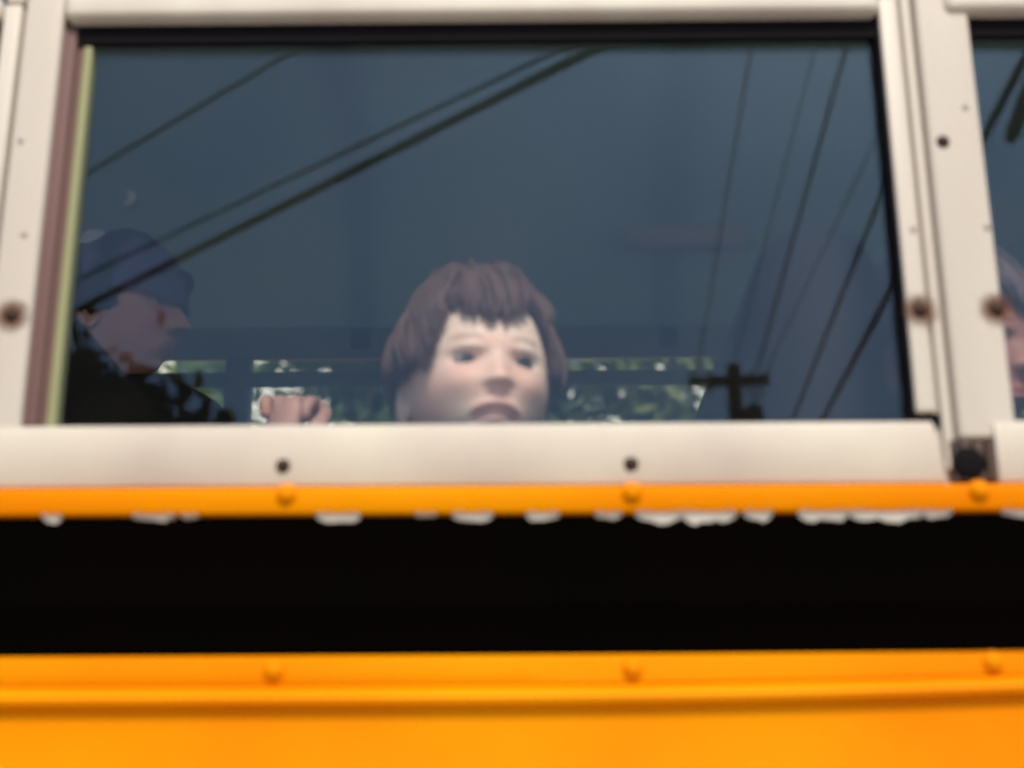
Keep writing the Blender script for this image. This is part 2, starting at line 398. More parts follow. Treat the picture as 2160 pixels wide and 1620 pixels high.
for k in range(-4, 4):
    dx = k*PITCHX
    win = link('window', BM['sash_rail'][0], bus, (dx,0,0))
    if k == 0: win['label'] = 'half window the child looks out of, cream sash rail over its pane'
    for key in ('right_stile','gasket','side_channel','glazing_strip','glass_pane','upper_pane','upper_sash_frame'):
        o = link(key, BM[key][0], win, (dx,0,0))
        if key == 'glass_pane' and k:
            o.rotation_euler.z = R([.35,-.3,.25,-.2][k % 4])
    sl = link('window_sill', BM['wide_sill' if k == 0 else 'window_sill'][0], bus, (dx,0,0))
    for sx in (-.1706,.0747):
        link('screw', scr_me, sl, (dx+sx,-.0068,1.7035))
    po = link('window_post', BM['narrow_post' if k == -1 else 'window_post'][0], bus, (dx,0,0))
    for sx, sz, big, rust in ((.3142,1.8195,1,1),(.3168,1.8840,0,0),(.3060,1.9620,0,0)) if k == -1 else ((.3185,1.9555,1,0),(.3445,1.8195,1,1),(.3445,1.8845,0,0),(.3385,1.9845,0,0)):
        link('screw', scr_me if big else dul_me, po, (dx+sx,-.0035,sz))
        if rust: link('rust_stain', halo_me, po, (dx+sx,-.0038,sz))
    link('screw', scr_me, win, (dx+.2895,-.0015,1.8200)); link('rust_stain', halo_me, win, (dx+.2895,-.0018,1.8200))
    link('screw', dul_me, win, (dx+.2900,-.0015,1.8840))
    if k == -1: continue
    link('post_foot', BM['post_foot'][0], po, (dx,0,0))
    link('bolt', hole_me, po, (dx+.3130,-.0030,1.7040))
# header over the windows and roof
m = MB().profile([(.05,2.505),(-.002,2.505),(-.004,2.51),(-.004,2.58),(.02,2.70),(.10,2.82),(.25,2.91),(.5,2.97),(1.05,3.0),(1.6,2.97),(1.85,2.91),(2.0,2.82),(2.08,2.70),(2.104,2.58),(2.104,2.505),(2.05,2.505)], [X0,-1.5,0,1.5,X1])
obj('roof', m, YEL, bus)
ci = [(.05,2.505),(.05,2.58),(.07,2.68),(.14,2.78),(.28,2.86),(.52,2.91),(1.05,2.94),(1.58,2.91),(1.82,2.86),(1.96,2.78),(2.03,2.68),(2.05,2.58),(2.05,2.505)]
ce = obj('ceiling_lining', MB().profile(ci, [X0+.02,-1.5,0,1.5,X1-.02]), CEIL, bus)
ci2 = [(y+(.02 if y < .3 else -.02 if y > 1.8 else 0), z-(.022 if .1 < y < 2 else .0)) for y, z in ci]
for k in range(-4, 4):
    o = obj('ceiling_rib', MB().profile(ci2, [.30+k*PITCHX,.345+k*PITCHX]), RIB, bus)
m = MB(); m.rbox(.22,.50,1.90,1.95,2.70,2.755,.02); pn = obj('notice_panel', m, TAN, bus)
# far side
m = MB(); m.rbox(X0+.03,X1-.03,2.030,2.0485,2.488,2.56,.003); obj('far_header', m, INWALL, bus)
m = MB().profile([(2.104,1.73),(2.118,1.70),(2.12,1.2),(2.11,.52),(2.05,.50)], [X0,0,X1]); obj('far_side_panel', m, YEL, bus)
m = MB(); m.box(X0,X1,2.04,2.06,FLOOR,1.735); m.box(X0,X1,2.055,2.10,1.725,1.745); obj('far_inner_wall', m, INWALL, bus)
FP = .670
fpost = MB(); fpost.rbox(-.028,.028,2.05,2.104,1.745,2.505,.006); fpost = fpost.mesh('far_post', INWALL)
frail = MB(); frail.rbox(-.307,.307,2.062,2.090,2.434,2.464,.004); frail.rbox(-.307,.307,2.062,2.090,2.06,2.09,.004); frail = frail.mesh('far_sash', INWALL)
fpane = MB(); fpane.box(-.305,.305,2.073,2.077,1.75,2.060); fpane.box(-.305,.305,2.073,2.077,2.09,2.434); fpane = fpane.mesh('glass_pane', GLASS)
for k in range(-3, 5):
    xc = -.645+FP*k
    link('window_post', fpost, bus, (xc,0,0))
    wf = link('window', frail, bus, (xc+FP/2,0,0)); link('glass_pane', fpane, wf, (xc+FP/2,0,0))
m = MB(); m.box(X0,X1,.008,2.09,FLOOR-.05,FLOOR); obj('bus_floor', m, FLOORM, bus)
m = MB(); m.box(X0,X1,.02,.05,FLOOR,1.718); m.box(X0,X1,.0205,.05,1.7175,1.7362); obj('inner_wall', m, INWALL, bus)
for x, nm in ((X0,'rear_wall'),(X1-.03,'front_wall')):
    m = MB(); m.add([(x+d,y,z) for d in (0,.03) for y, z in [(0,.5),(0,2.58),(.10,2.80),(.5,2.96),(1.05,2.99),(1.6,2.96),(2.0,2.80),(2.1,2.58),(2.1,.5)]],
        [tuple(range(9)), tuple(range(17,8,-1))]+[(i,(i+1) % 9,9+(i+1) % 9,9+i) for i in range(9)])
    obj(nm, m, YEL, bus, smooth=False)
for x in (-2.2, 2.05):
    for y, s in ((.14,1),(1.96,-1)):
        m = MB().tube([(x,y-.12,.48),(x,y-.11,.48),(x,y+.11,.48),(x,y+.12,.48)], [.44,.48,.48,.44], 40)
        wh = obj('wheel', m, TYRE, bus)
        obj('rim', MB().tube([(x,y-.122*s,.48),(x,y-.135*s,.48),(x,y-.13*s,.48)], [.27,.25,.10], 28), STEEL, wh)
m = MB(); m.box(X0,X1,.3,1.8,.55,.90); obj('chassis', m, TYRE, bus)
# seats
def seat(x, y0, y1, top):
    s = link('seat', MB().rbox(x+.10,x+.52,y0,y1,FLOOR+.30,FLOOR+.45,.04).mesh('cushion', VINYL), bus)
    obj('seat_back', MB().rbox(x-.045,x+.055,y0,y1,FLOOR+.36,top,.045,seg=5), VINYL, s)
    lg = MB()
    for yy in (y0+.06, y1-.06): lg.tube([(x+.16,yy,FLOOR),(x+.16,yy,FLOOR+.31)], .014); lg.tube([(x+.46,yy,FLOOR),(x+.46,yy,FLOOR+.31)], .014)
    obj('seat_frame', lg, STEEL, s)
for k in range(-3, 3): seat(.235+.70*k, .075, .72, 1.938)
for k in range(-3, 3): seat(-.365+.70*k, 1.12, 2.02, 2.035)
# small chip in the pane
ch = MB(); ch.tube([(.0042*math.cos(t),0,.0042*math.sin(t)) for t in np.linspace(-2.0,1.5,10)], .0009, 6)
w0 = [o for o in bus.children if o.name == 'window' or (o.name.startswith('window') and o.get('label'))][0]
obj('glass_chip', ch, CAN, w0, (-.303,.0125,1.921))

# ------------------------------------------------------------------ people
def sm(a, b, x): t = np.clip((x-a)/(b-a), 0, 1); return t*t*(3-2*t)
def ga(x, s): return np.exp(-(x/s)**2)
CH = [1., 1.]                              # crown and jaw height factors (children: short jaw)
def skull(D, s=1.0, grow=0.0):
    """unit directions -> points of the bare skull; face looks along -Y, origin between the ears at eye height"""
    dx, dy, dz = D[:,0], D[:,1], D[:,2]
    t = np.clip(-dz, 0, 1)
    zz = np.where(dz > 0, .118*CH[0], .116*CH[1])*dz
    X = .076*dx*(1-.16*t**1.2-.10*t**4)*(1+.04*np.clip(dz,0,1))
    Y = np.where(dy < 0, .096, .104)*dy
    full = np.where(dz < 0, (1-t**2.8)**(1/2.8)/np.maximum(np.sqrt(np.maximum(1-t**2, 0)), .05), 1.)   # fuller cheeks and jaw
    full = 1+(np.clip(full, 1, 1.7)-1)*(.75 if CH[1] < 1 else .35)*np.where(dy < .2, 1, .6)
    X = X*full; Y = np.where(dy < 0, Y*(1+(full-1)*.8), Y)
    Y = np.where(dy < 0, Y*(1-.02*t)-.004*t, Y*(1-.50*sm(.15,.9,t)))
    P = np.stack([X, Y, zz], 1)
    if grow: P = P + D*grow
    return P*s
def head_mesh(s, mats, mouth_open=0., nose=1., child=False):
    nu, nv = 150, 130
    th = np.linspace(0, 2*np.pi, nu, endpoint=False); ph = np.linspace(.0, np.pi, nv)
    T, Pp = np.meshgrid(th, ph)
    D = np.stack([np.sin(Pp)*np.sin(T), -np.sin(Pp)*np.cos(T), np.cos(Pp)], -1).reshape(-1,3)
    P = skull(D)
    X, Z = P[:,0].copy(), P[:,2].copy()/CH[1]
    if child: X = X*1.10
    fr = sm(.05,.5,-D[:,1])
    ax = np.abs(X)
    f = np.zeros(len(P))
    k = .85 if child else 1.
    f += -.0125*ga(ax-.032,.017)*ga(Z+.001,.0125)
    f += .0075*ga(ax-.031,.0135)*ga(Z-.0085,.0042)+.0045*ga(ax-.031,.0125)*ga(Z+.0105,.0040)
    f += .0045*ga(ax-.032,.016)*ga(Z-.013,.005)
    f += .0050*k*ga(ax-.028,.024)*ga(Z-.023,.009)*(0.5 if child else 1)
    Zf = Z; Z = Z*1.17 if child else Z                 # a child's nose is short
    ns = np.clip((.008-Z)/.046, 0, 1)
    nz = ns**1.15*(1-sm(.040,.0500,-Z))
    f += nose*(.017 if child else .0275)*nz*ga(X,(.0070 if child else .008)+.0055*ns)
    f += nose*(.0025 if child else .007)*ga(ax-(.010 if child else .0125),.0065)*ga(Z+.040,.008)
    f += -(.0035 if child else .006)*ga(ax-.007,.0048)*ga(Z+.0485,.0035)
    Z = Zf
    f += .0050*ga(ax-.042,.020)*ga(Z+.034,.018)*(1.3 if child else 1)
    f += .0075*ga(X,.024)*ga(Z+.072,.013)
    f += .0100*ga(X,.022)*ga(Z+.104,.014)
    f += -.0035*ga(X,.022)*ga(Z+.087,.006)
    # mouth
    mz = Z+.071-(.010*(ax/.022)**2*-1 if False else 0)
    hw = .026 if child else .0215
    arch = -(.0075 if child else .0085)*(np.clip(ax/hw,0,1.4))**2            # corners drawn down
    mo_ = .001 if child else 0.
    up_edge = -.064+mo_+arch; lo_edge = -.0665+mo_-.0125*mouth_open-(.004*mouth_open)*0+arch*.55
    inside = sm(0,.0015,up_edge-Z)*sm(0,.0015,Z-lo_edge)*sm(hw*1.0,hw*.86,ax)*fr if mouth_open else np.zeros(len(P))
    f += -.006*inside
    lipu = ga(Z-(up_edge+.0030),.0036)*sm(hw*1.2,hw*.85,ax)
    lipl = ga(Z-(lo_edge-.0042),.0046)*sm(hw*1.1,hw*.65,ax)
    f += .0032*lipu+.0042*lipl
    f += -.004*ga(Z-(up_edge+lo_edge)/2,.0016)*sm(hw*1.1,hw*.8,ax)
    P[:,1] -= f*fr
    Pw = P*s
    m = MB()
    F = []
    for i in range(nv-1):
        for j in range(nu):
            j2 = (j+1) % nu; F.append((i*nu+j, (i+1)*nu+j, (i+1)*nu+j2, i*nu+j2))
    m.add(Pw.tolist(), F)
    at = {'lip': np.clip(1.0*lipu+.9*lipl,0,1)*fr, 'mouth': inside,
          'brow': ga(Z-(.0255-.14*np.clip(ax-.03,-1,1)**2*20*.05-(.004*ga(ax-.016,.008) if child else 0)),.0042)*sm(.012,.018,ax)*sm(.056,.044,ax)*fr*(.5 if child else 1),
          'blush': ((.45 if child else .75)*ga(ax-.042,.02)*ga(Z+.034,.02)+.55*ga(X,.012)*ga(Z+.046,.008)+.5*ga(ax-.014,.010)*ga(Z-.016,.009))*fr,
          'shade': np.clip((.38 if child else .55)*ga(ax-.032,.017)*ga(Z+.004,.0095)+.9*ga(ax-.007,.006)*ga(Z+.048,.004),0,1)*fr}  # last mask paints shade into the skin at eye sockets and nostrils
    # ears: cupped shells joined to the skull
    for sgn in (-1, 1):
        V = []; F = []; n1, n2 = 18, 7
        for i in range(n2):
            for j in range(n1):
                a = 2*math.pi*j/n1; r = i/(n2-1)
                ey = .019*math.cos(a)*r; ez = .032*math.sin(a)*r*(1.0 if math.sin(a) > 0 else .92)
                out = .010*r+.004*math.sin(r*math.pi*1.5)*(1 if math.cos(a) > -.3 else .3)+.004*math.cos(a)*r
                V.append(((sgn*(.069+out))*s, (.012+ey)*s, (-.020+ez)*s))
        for i in range(n2-1):
            for j in range(n1): F.append((i*n1+j, i*n1+(j+1) % n1, (i+1)*n1+(j+1) % n1, (i+1)*n1+j))
        base = len(V)                                   # back of the shell
        for i in range(n2):
            for j in range(n1):
                x, y, z = V[i*n1+j]; V.append((x-sgn*.005*s*(1-.2*i/(n2-1)), y, z))
        for i in range(n2-1):
            for j in range(n1): F.append((base+i*n1+j, base+(i+1)*n1+j, base+(i+1)*n1+(j+1) % n1, base+i*n1+(j+1) % n1))
        for j in range(n1): F.append(((n2-1)*n1+j, (n2-1)*n1+(j+1) % n1, base+(n2-1)*n1+(j+1) % n1, base+(n2-1)*n1+j))
        m.add(V, F)
    return m, at
def set_attrs(me, at):
    n = len(me.vertices)
    for k, v in at.items():
        a = me.attributes.new(k, 'FLOAT', 'POINT'); arr = np.zeros(n, dtype=np.float32); arr[:len(v)] = v; a.data.foreach_set('value', arr)
def skinned(chains, levels=2):
    """limbs grown by a Skin modifier over connected chains [(point, radius), ...]; the first vertex is the root"""
    verts = []; rad = []; edges = []; idx = {}
    def vid(p, r):
        k = tuple(round(c, 4) for c in p)
        if k not in idx: idx[k] = len(verts); verts.append(p); rad.append(r)
        return idx[k]
    for ch in chains:
        ids = [vid(p, r) for p, r in ch]
        edges += [(a, b) for a, b in zip(ids, ids[1:])]
    me = bpy.data.meshes.new('temp'); me.from_pydata(verts, edges, [])
    o = bpy.data.objects.new('temp', me); col.objects.link(o)
    md = o.modifiers.new('s', 'SKIN'); md.use_smooth_shade = True
    for i, d in enumerate(me.skin_vertices[0].data):
        r = rad[i]; d.radius = (r, r) if not hasattr(r, '__len__') else r
        d.use_root = (i == 0)
    ss = o.modifiers.new('u', 'SUBSURF'); ss.levels = levels; ss.render_levels = levels
    dg = bpy.context.evaluated_depsgraph_get(); dg.update()
    ev = o.evaluated_get(dg); out = ev.to_mesh()
    V = [v.co[:] for v in out.vertices]; F = [tuple(p.vertices) for p in out.polygons]
    ev.to_mesh_clear(); bpy.data.objects.remove(o); bpy.data.meshes.remove(me)
    return V, F
def hair(s, n, ends, crown=(.0,.35,.94), length=.5, thick=.0075, lift_=.010, seed=1, wave=.12):
    """locks combed out from the crown over the skull; ends(az) gives how low they reach (z of the skull direction)"""
    rg = np.random.default_rng(seed)
    c = Vector(crown).normalized(); ex = Vector((1,0,0)); ex = (ex-c*ex.dot(c)).normalized(); ey = c.cross(ex)
    m = MB()
    for i in range(n):
        az = rg.uniform(0, 2*math.pi)
        tend = 0
        for a in np.linspace(.2, 2.9, 80):              # walk down the great circle until the hairline
            d = c*math.cos(a)+(ex*math.cos(az)+ey*math.sin(az))*math.sin(a)
            fa = math.atan2(d.x, -d.y)
            if d.z < ends(fa): break
            tend = a
        if tend < .25: continue
        te = tend*rg.uniform(.91,1.02) if i % 3 == 0 else tend*rg.uniform(.45,1.0)
        t0 = max(0.0, te-rg.uniform(.7,1.2)*length*1.6)
        ph = rg.uniform(0, 6.28); am = rg.uniform(.3,1)*wave; hh = lift_*rg.uniform(.5,1.25)*(1+.10*math.sin(az*5+1)+.08*math.sin(az*13)+(.5 if rg.random() < .06 else 0))
        pts = []; rr = []
        for q in range(7):
            u = q/6; a = t0+(te-t0)*u; z_ = az+am*math.sin(ph+u*2.6)*.6
            d = c*math.cos(a)+(ex*math.cos(z_)+ey*math.sin(z_))*math.sin(a)
            pt = skull(np.array([d[:]]))[0]
            L = hh*math.sin(min(1, u*1.4+.15)*math.pi*.5)*(1 if u < .85 else .9)+.001
            pts.append(Vector((pt+np.array(d[:])*L)*s)); rr.append(thick*s*(.35+.65*math.sin(math.pi*min(.93, u*.85+.12))))
        m.tube(pts, rr, 5)
    # close-fitting cap under the locks
    nu, nv = 60, 40; V = []; F = []; ok = {}
    for i in range(nv):
        for j in range(nu):
            a = math.pi*i/(nv-1); t = 2*math.pi*j/nu
            d = np.array([math.sin(a)*math.sin(t), -math.sin(a)*math.cos(t), math.cos(a)])
            fa = math.atan2(d[0], -d[1]); ok[(i,j)] = d[2] > ends(fa)+.05
            V.append(((skull(d[None])[0]+d*.004)*s).tolist())
    for i in range(nv-1):
        for j in range(nu):
            j2 = (j+1) % nu
            if ok[(i,j)] and ok[(i+1,j)] and ok[(i,j2)] and ok[(i+1,j2)]: F.append((i*nu+j,(i+1)*nu+j,(i+1)*nu+j2,i*nu+j2))
    m.add(V, F)
    return m
def place(mb, mtx):
    mb.v = [tuple(mtx @ Vector(p)) for p in mb.v]; return mb
def eyes(s, mtx, person, look=(0,0)):
    for sg in (-1, 1):
        e = MB(); n1, n2 = 16, 20
        rot = Euler((R(look[1]),0,R(look[0]))).to_matrix()
        V = []; F = []; mi = []
        for i in range(n2+1):
            for j in range(n1):
                a = math.pi*i/n2; t = 2*math.pi*j/n1
                v = rot @ Vector((math.sin(a)*math.cos(t), -math.cos(a), math.sin(a)*math.sin(t)))
                V.append((Vector((sg*(.032 if CH[1] == 1 else .029),-.0715,-.001))+v*.0125)*s)
        for i in range(n2):
            for j in range(n1): F.append((i*n1+j, i*n1+(j+1) % n1, (i+1)*n1+(j+1) % n1, (i+1)*n1+j)); mi.append(1 if i < 4 else 0)
        e.add(V, F); e.m = mi
        obj('eye', place(e, mtx), [SCLERA, IRIS], person)
def hand_chains(wr, d, up_, s=1., curl=.8, side=1):
    """palm and five bent fingers: wrist point, pointing direction, back-of-hand direction"""
    d = Vector(d).normalized(); n = Vector(up_); n = (n-d*n.dot(d)).normalized(); sd = d.cross(n)*side
    wr = Vector(wr); out = []
    palm = [(wr, (.024*s,.018*s)), (wr+d*.045*s, (.034*s,.016*s)), (wr+d*.085*s, (.036*s,.014*s))]
    out.append([(tuple(p), r) for p, r in palm])
    fing = []
    for k, (off, L) in enumerate(((.030,.082),(.010,.092),(-.011,.086),(-.031,.068))):
        p = wr+d*.078*s+sd*off*s; dd = d.copy(); pts = [(tuple(wr+d*.05*s+sd*off*.8*s), .0095*s), (tuple(p), .0098*s)]
        for q, fr_ in enumerate((.42,.32,.26)):
            dd = (Matrix.Rotation(-curl*(.95 if q else .7), 3, sd*side) @ dd)
            p = p+dd*L*fr_*s; pts.append((tuple(p), (.0092-.0011*q)*s))
        fing.append(pts)
    th = [(tuple(wr+d*.02*s+sd*.018*s), .013*s), (tuple(wr+d*.045*s+sd*.045*s-n*.012*s), .0125*s), (tuple(wr+d*.072*s+sd*.048*s-n*.028*s), .0105*s), (tuple(wr+d*.092*s+sd*.034*s-n*.040*s), .009*s)]
    return out, fing+[th]

def build_person(label, group, HEAD, yawdeg, pitchdeg, rolldeg, s, skin_m, hair_mb_args, hip, shoulders, arms, legs, cloth, child, mouth, nose, cloth_col, hand_s, nosey=None, eye_look=(0,0)):
    root = thing('person', label, 'person', (hip[0], hip[1], FLOOR), group)
    M = Matrix.Translation(HEAD) @ Euler((R(pitchdeg), R(rolldeg), R(yawdeg)), 'XYZ').to_matrix().to_4x4()
    hm, at = head_mesh(s, None, mouth, nose, child)
    place(hm, M)
    b = hand_s
    neck_top = M @ Vector((0,.020*s,-.075*s)); neck = Vector(shoulders[2])
    def lerp(a, c, t): return tuple(Vector(a).lerp(Vector(c), t))
    hipv = Vector(hip); chest = Vector(hip).lerp(neck, .68); belly = Vector(hip).lerp(neck, .32)
    tor = [(tuple(hipv), .125*b), (tuple(belly), .120*b), (tuple(chest), .128*b), (tuple(neck), .062*b), (tuple(neck_top), .050*b)]
    def grow(ch, g, n=None): return [(p, tuple(c+g for c in r) if hasattr(r, '__len__') else r+g) for p, r in (ch if n is None else ch[:n])]
    armc = []
    hands = []
    for (sh, el, wr, hd, hup, curl, side) in arms:
        armc.append([(tuple(chest), .128*b), (tuple(sh), .056*b), (lerp(sh,el,.5), .046*b), (tuple(el), .039*b), (lerp(el,wr,.35), .040*b), (tuple(wr), .025*b)])
        pm, fg = hand_chains(wr, hd, hup, b*(.90 if child else 1), curl, side); hands.append((pm, fg))
    legc = []
    for (kn, an, toe) in legs:
        hp = hipv+Vector((0, .075*b*(1 if kn[1] > hip[1] else -1), -.02))
        legc.append([(tuple(hipv), .125*b), (tuple(hp), .085*b), (lerp(hp,kn,.5), .072*b), (tuple(kn), .054*b), (lerp(kn,an,.4), .050*b), (tuple(an), .036*b), (tuple(toe), .032*b)])
    tor0 = [(q_, (r_*.84 if i_ < 4 else r_)) for i_, (q_, r_) in enumerate(tor)]
    V, F = skinned([tor0]+[[(q_, (r_*.84 if i_ < 1 else r_*.93 if i_ < 5 else r_)) for i_, (q_, r_) in enumerate(a_)] for a_ in armc]+[[(q_, (r_*.84 if i_ < 1 else r_*.9 if i_ < 5 else r_)) for i_, (q_, r_) in enumerate(l_)] for l_ in legc])
    hm.add(V, F)
    n_hand = len(hm.v)
    for pm, fg in hands:
        V, F = skinned(pm, 2); hm.add(V, F)
        for f in fg:
            V, F = skinned([f], 2); hm.add(V, F)
    for k_, val in (('blush', 1.), ('shade', .8)):       # hands redder than the face, with shade painted into their colour
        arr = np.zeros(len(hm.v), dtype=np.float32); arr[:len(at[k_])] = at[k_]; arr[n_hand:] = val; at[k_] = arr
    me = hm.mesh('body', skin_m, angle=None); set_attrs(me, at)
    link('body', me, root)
    eyes(s, M, root, eye_look)
    cm = MB(); V, F = skinned([grow(tor,.012*b)[:4]]+[grow(a,.012*b) for a in armc]); cm.add(V, F)
    cw = cm
    obj('jacket' if not child else 'sweater', cw, cloth_col, root, angle=None)
    cm = MB(); V, F = skinned([grow(l,.008*b)[:6] for l in legc]); cm.add(V, F)
    obj('trousers', cm, JEANS, root, angle=None)
    for l in legc:
        cm = MB(); V, F = skinned([[(l[5][0], .042*b), (tuple(Vector(l[6][0])), .044*b)]]); cm.add(V, F)
        obj('shoe', cm, SHOE, root, angle=None)
    if hair_mb_args:
        kw, mt = hair_mb_args
        obj('hair', place(hair(s, **kw), M), mt, root, angle=None)
    return root, M

# --- the boy at the window
CH[:] = [.99, .80]
def boy_ends(fa):
    a = abs(fa)
    if a < .62: return .29+.24*(a/.62)**2+.06*(fa/.62)-.008*math.cos((fa+.05)*7)
    if a < .95: return .50-(.50+.18)*(a-.62)/.33
    if a < 1.85: return -.02-.05*math.sin(7*a+fa)
    return -.17
BOY_H = Vector((-.041,.150,1.812))
boy, MB_ = build_person('child with brown mop of hair peering out over the sill, mouth open and fist raised', 'passengers on the bus', BOY_H, 16, -2, 0, .80, SKINK,
    (dict(n=3800, ends=boy_ends, seed=3, thick=.0028, lift_=.0100, wave=.16), HAIRB),
    (-.12,.26,FLOOR+.53), (0,0,(-.050,.185,1.690)),
    [((-.19,.19,1.62),(-.255,.21,1.52),(-.211,.20,1.768),(.08,.10,1),(-.1,-1,.1),1.75,1), ((-.02,.36,1.62),(.02,.40,1.42),(.10,.30,1.50),(.8,-.5,0),(0,0,1),.5,-1)],
    [((.17,.20,FLOOR+.50),(.15,.20,FLOOR+.12),(.25,.20,FLOOR+.05)), ((.16,.36,FLOOR+.50),(.14,.36,FLOOR+.12),(.24,.36,FLOOR+.05))],
    None, True, 1.0, .80, SHIRT, .72, eye_look=(6,0))

CH[:] = [1., 1.]
# --- the man in the cap, further in, seen from the side
def man_ends(fa):
    a = abs(fa)
    if a < 1.0: return .62
    if a < 1.25: return .62-(.62+.15)*(a-1.0)/.25
    return -.22
MAN_H = Vector((-.572,.90,2.166))
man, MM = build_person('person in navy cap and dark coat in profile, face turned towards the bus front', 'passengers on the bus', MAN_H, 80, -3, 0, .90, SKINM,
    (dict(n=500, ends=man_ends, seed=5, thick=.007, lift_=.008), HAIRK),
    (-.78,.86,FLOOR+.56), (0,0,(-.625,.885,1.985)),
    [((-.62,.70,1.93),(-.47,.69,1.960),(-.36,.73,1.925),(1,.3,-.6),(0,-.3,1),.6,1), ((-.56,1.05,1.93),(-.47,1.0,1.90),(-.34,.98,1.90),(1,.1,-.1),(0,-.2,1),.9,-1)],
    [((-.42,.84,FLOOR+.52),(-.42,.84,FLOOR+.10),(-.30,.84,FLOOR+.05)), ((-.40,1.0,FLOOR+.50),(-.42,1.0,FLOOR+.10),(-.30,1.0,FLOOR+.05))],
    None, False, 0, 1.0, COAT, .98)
# cap: panelled crown, visor, front patch
cap = MB(); V = []; F = []; nu, nv = 48, 20
for i in range(nv):
    for j in range(nu):
        a = (math.pi*.47)*i/(nv-1); t = 2*math.pi*j/nu
        d = np.array([math.sin(a)*math.sin(t), -math.sin(a)*math.cos(t), math.cos(a)])
        d = np.array(Euler((R(8),0,0)).to_matrix() @ Vector(d))
        V.append(((skull(d[None])[0]+d*(.014+.002*math.cos(6*t)))*.90).tolist())
for i in range(nv-1):
    for j in range(nu): F.append((i*nu+j,(i+1)*nu+j,(i+1)*nu+(j+1) % nu,i*nu+(j+1) % nu))
cap.add(V, F)
vi = MB(); V = []; F = []
for i in range(7):
    for j in range(15):
        u = i/6; t = -1.0+2.0*j/14
        x = .082*math.sin(t*1.15); y = -.100*math.cos(t*1.0)-.018*u*math.cos(t*1.2); z = .058-.008*u-.014*t*t
        V.append((x*.90, y*.90, z*.90)); 
n_ = len(V)
V += [(x,y,z-.004) for x, y, z in V]
for i in range(6):
    for j in range(14):
        q = (i*15+j, i*15+j+1, (i+1)*15+j+1, (i+1)*15+j); F.append(q); F.append(tuple(n_+k for k in reversed(q)))
rim_ = [i*15 for i in range(7)]+[90+j for j in range(1,15)]+[i*15+14 for i in range(5,-1,-1)]
for a, b_ in zip(rim_, rim_[1:]): F.append((a, b_, n_+b_, n_+a))
vi.add(V, F)
co = obj('cap', place(cap, MM), NAVY, man, angle=None); obj('visor', place(vi, MM), NAVY, co)
cb = MB(); cb.tube([(-.628,.868,2.252),(-.622,.864,2.257),(-.607,.862,2.262),(-.592,.864,2.264),(-.585,.868,2.263)], [.004,.012,.016,.012,.004], 12); obj('cap_patch', cb, PATCH, co)
# coat collar standing up behind the neck
cl = MB(); V = []; F = []
for i in range(6):
    for j in range(22):
        t = math.pi*2*j/21; u = i/5
        r = .088+.030*(1-u)
        V.append((-.628+.030*u+r*math.cos(t)*1.05, .885+r*math.sin(t), 1.955+.085*u*(1.0-.25*math.cos(t))))
for i in range(5):
    for j in range(21): F.append((i*22+j,i*22+j+1,(i+1)*22+j+1,(i+1)*22+j))
cl.add(V, F); obj('collar', cl, COAT, man, angle=None)

CH[:] = [.93, .80]
# --- the child in the next window, half hidden by the post
C2 = Vector((.350,.165,1.838))
ch2, M2 = build_person('child with dark hair and pink cheek half hidden behind the window post', 'passengers on the bus', C2, 42, 3, 0, .82, SKIN2,
    (dict(n=2200, ends=boy_ends, seed=9, thick=.0036, lift_=.012), HAIRP),
    (.50,.30,FLOOR+.53), (0,0,(.352,.200,1.705)),
    [((.24,.20,1.62),(.26,.16,1.44),(.38,.13,1.50),(1,.1,.1),(0,-.3,1),.5,1), ((.40,.36,1.62),(.44,.40,1.42),(.52,.30,1.50),(.8,-.5,0),(0,0,1),.5,-1)],
    [((.78,.22,FLOOR+.50),(.76,.22,FLOOR+.12),(.86,.22,FLOOR+.05)), ((.78,.38,FLOOR+.50),(.76,.38,FLOOR+.12),(.86,.38,FLOOR+.05))],
    None, True, 0, .85, SLEEVE, .74)

# ------------------------------------------------------------------ trees
def tree(name, label, x, y, h, cr, ch_, leafm, nleaf, leaf=.13, group=None, seed=1, gaps=.3):
    rg = random.Random(seed)
    t = thing(name, label, 'tree', (x, y, 0), group)
    tr = MB(); pts = [(x+rg.uniform(-.1,.1)*i, y+rg.uniform(-.1,.1)*i, h*.92*i/7) for i in range(8)]
    tr.tube(pts, [max(.02, h*.022*(1-i/8.2)) for i in range(8)], 9)
    for i in range(14):
        z = h-ch_+ch_*rg.uniform(.02,.75); a = rg.uniform(0, 6.28); L = cr*rg.uniform(.55,1)
        tr.tube([(x,y,z),(x+math.cos(a)*L*.5,y+math.sin(a)*L*.5,z+L*.22),(x+math.cos(a)*L,y+math.sin(a)*L,z+L*.5)], [h*.009,h*.006,h*.002], 6)
    obj('trunk', tr, BARK, t)
    cen = []
    for i in range(46 if nleaf < 20000 else 150):
        while True:
            p = Vector((rg.uniform(-1,1), rg.uniform(-1,1), rg.uniform(-1,1)))
            if .35 < p.length < 1: break
        cen.append((Vector((x+p.x*cr, y+p.y*cr, h-ch_/2+p.z*ch_/2)), cr*rg.uniform(.16,.34)))
    V = []; F = []
    for i in range(nleaf):
        c, r = cen[rg.randrange(len(cen))]
        p = c+Vector((rg.gauss(0,1), rg.gauss(0,1), rg.gauss(0,.8)))*r*.6
        a = Vector((rg.gauss(0,1), rg.gauss(0,1), rg.gauss(0,1))).normalized(); b = a.orthogonal().normalized(); L = leaf*rg.uniform(.6,1.3)
        n = len(V); V += [p-a*L, p+b*L*.5, p+a*L, p-b*L*.5]; F.append((n,n+1,n+2,n+3))
    me = bpy.data.meshes.new('crown'); me.from_pydata([v[:] for v in V], [], F); me.materials.append(leafm); me.update()
    link('crown', me, t)
    return t
FT = 'trees beyond the far bus windows'
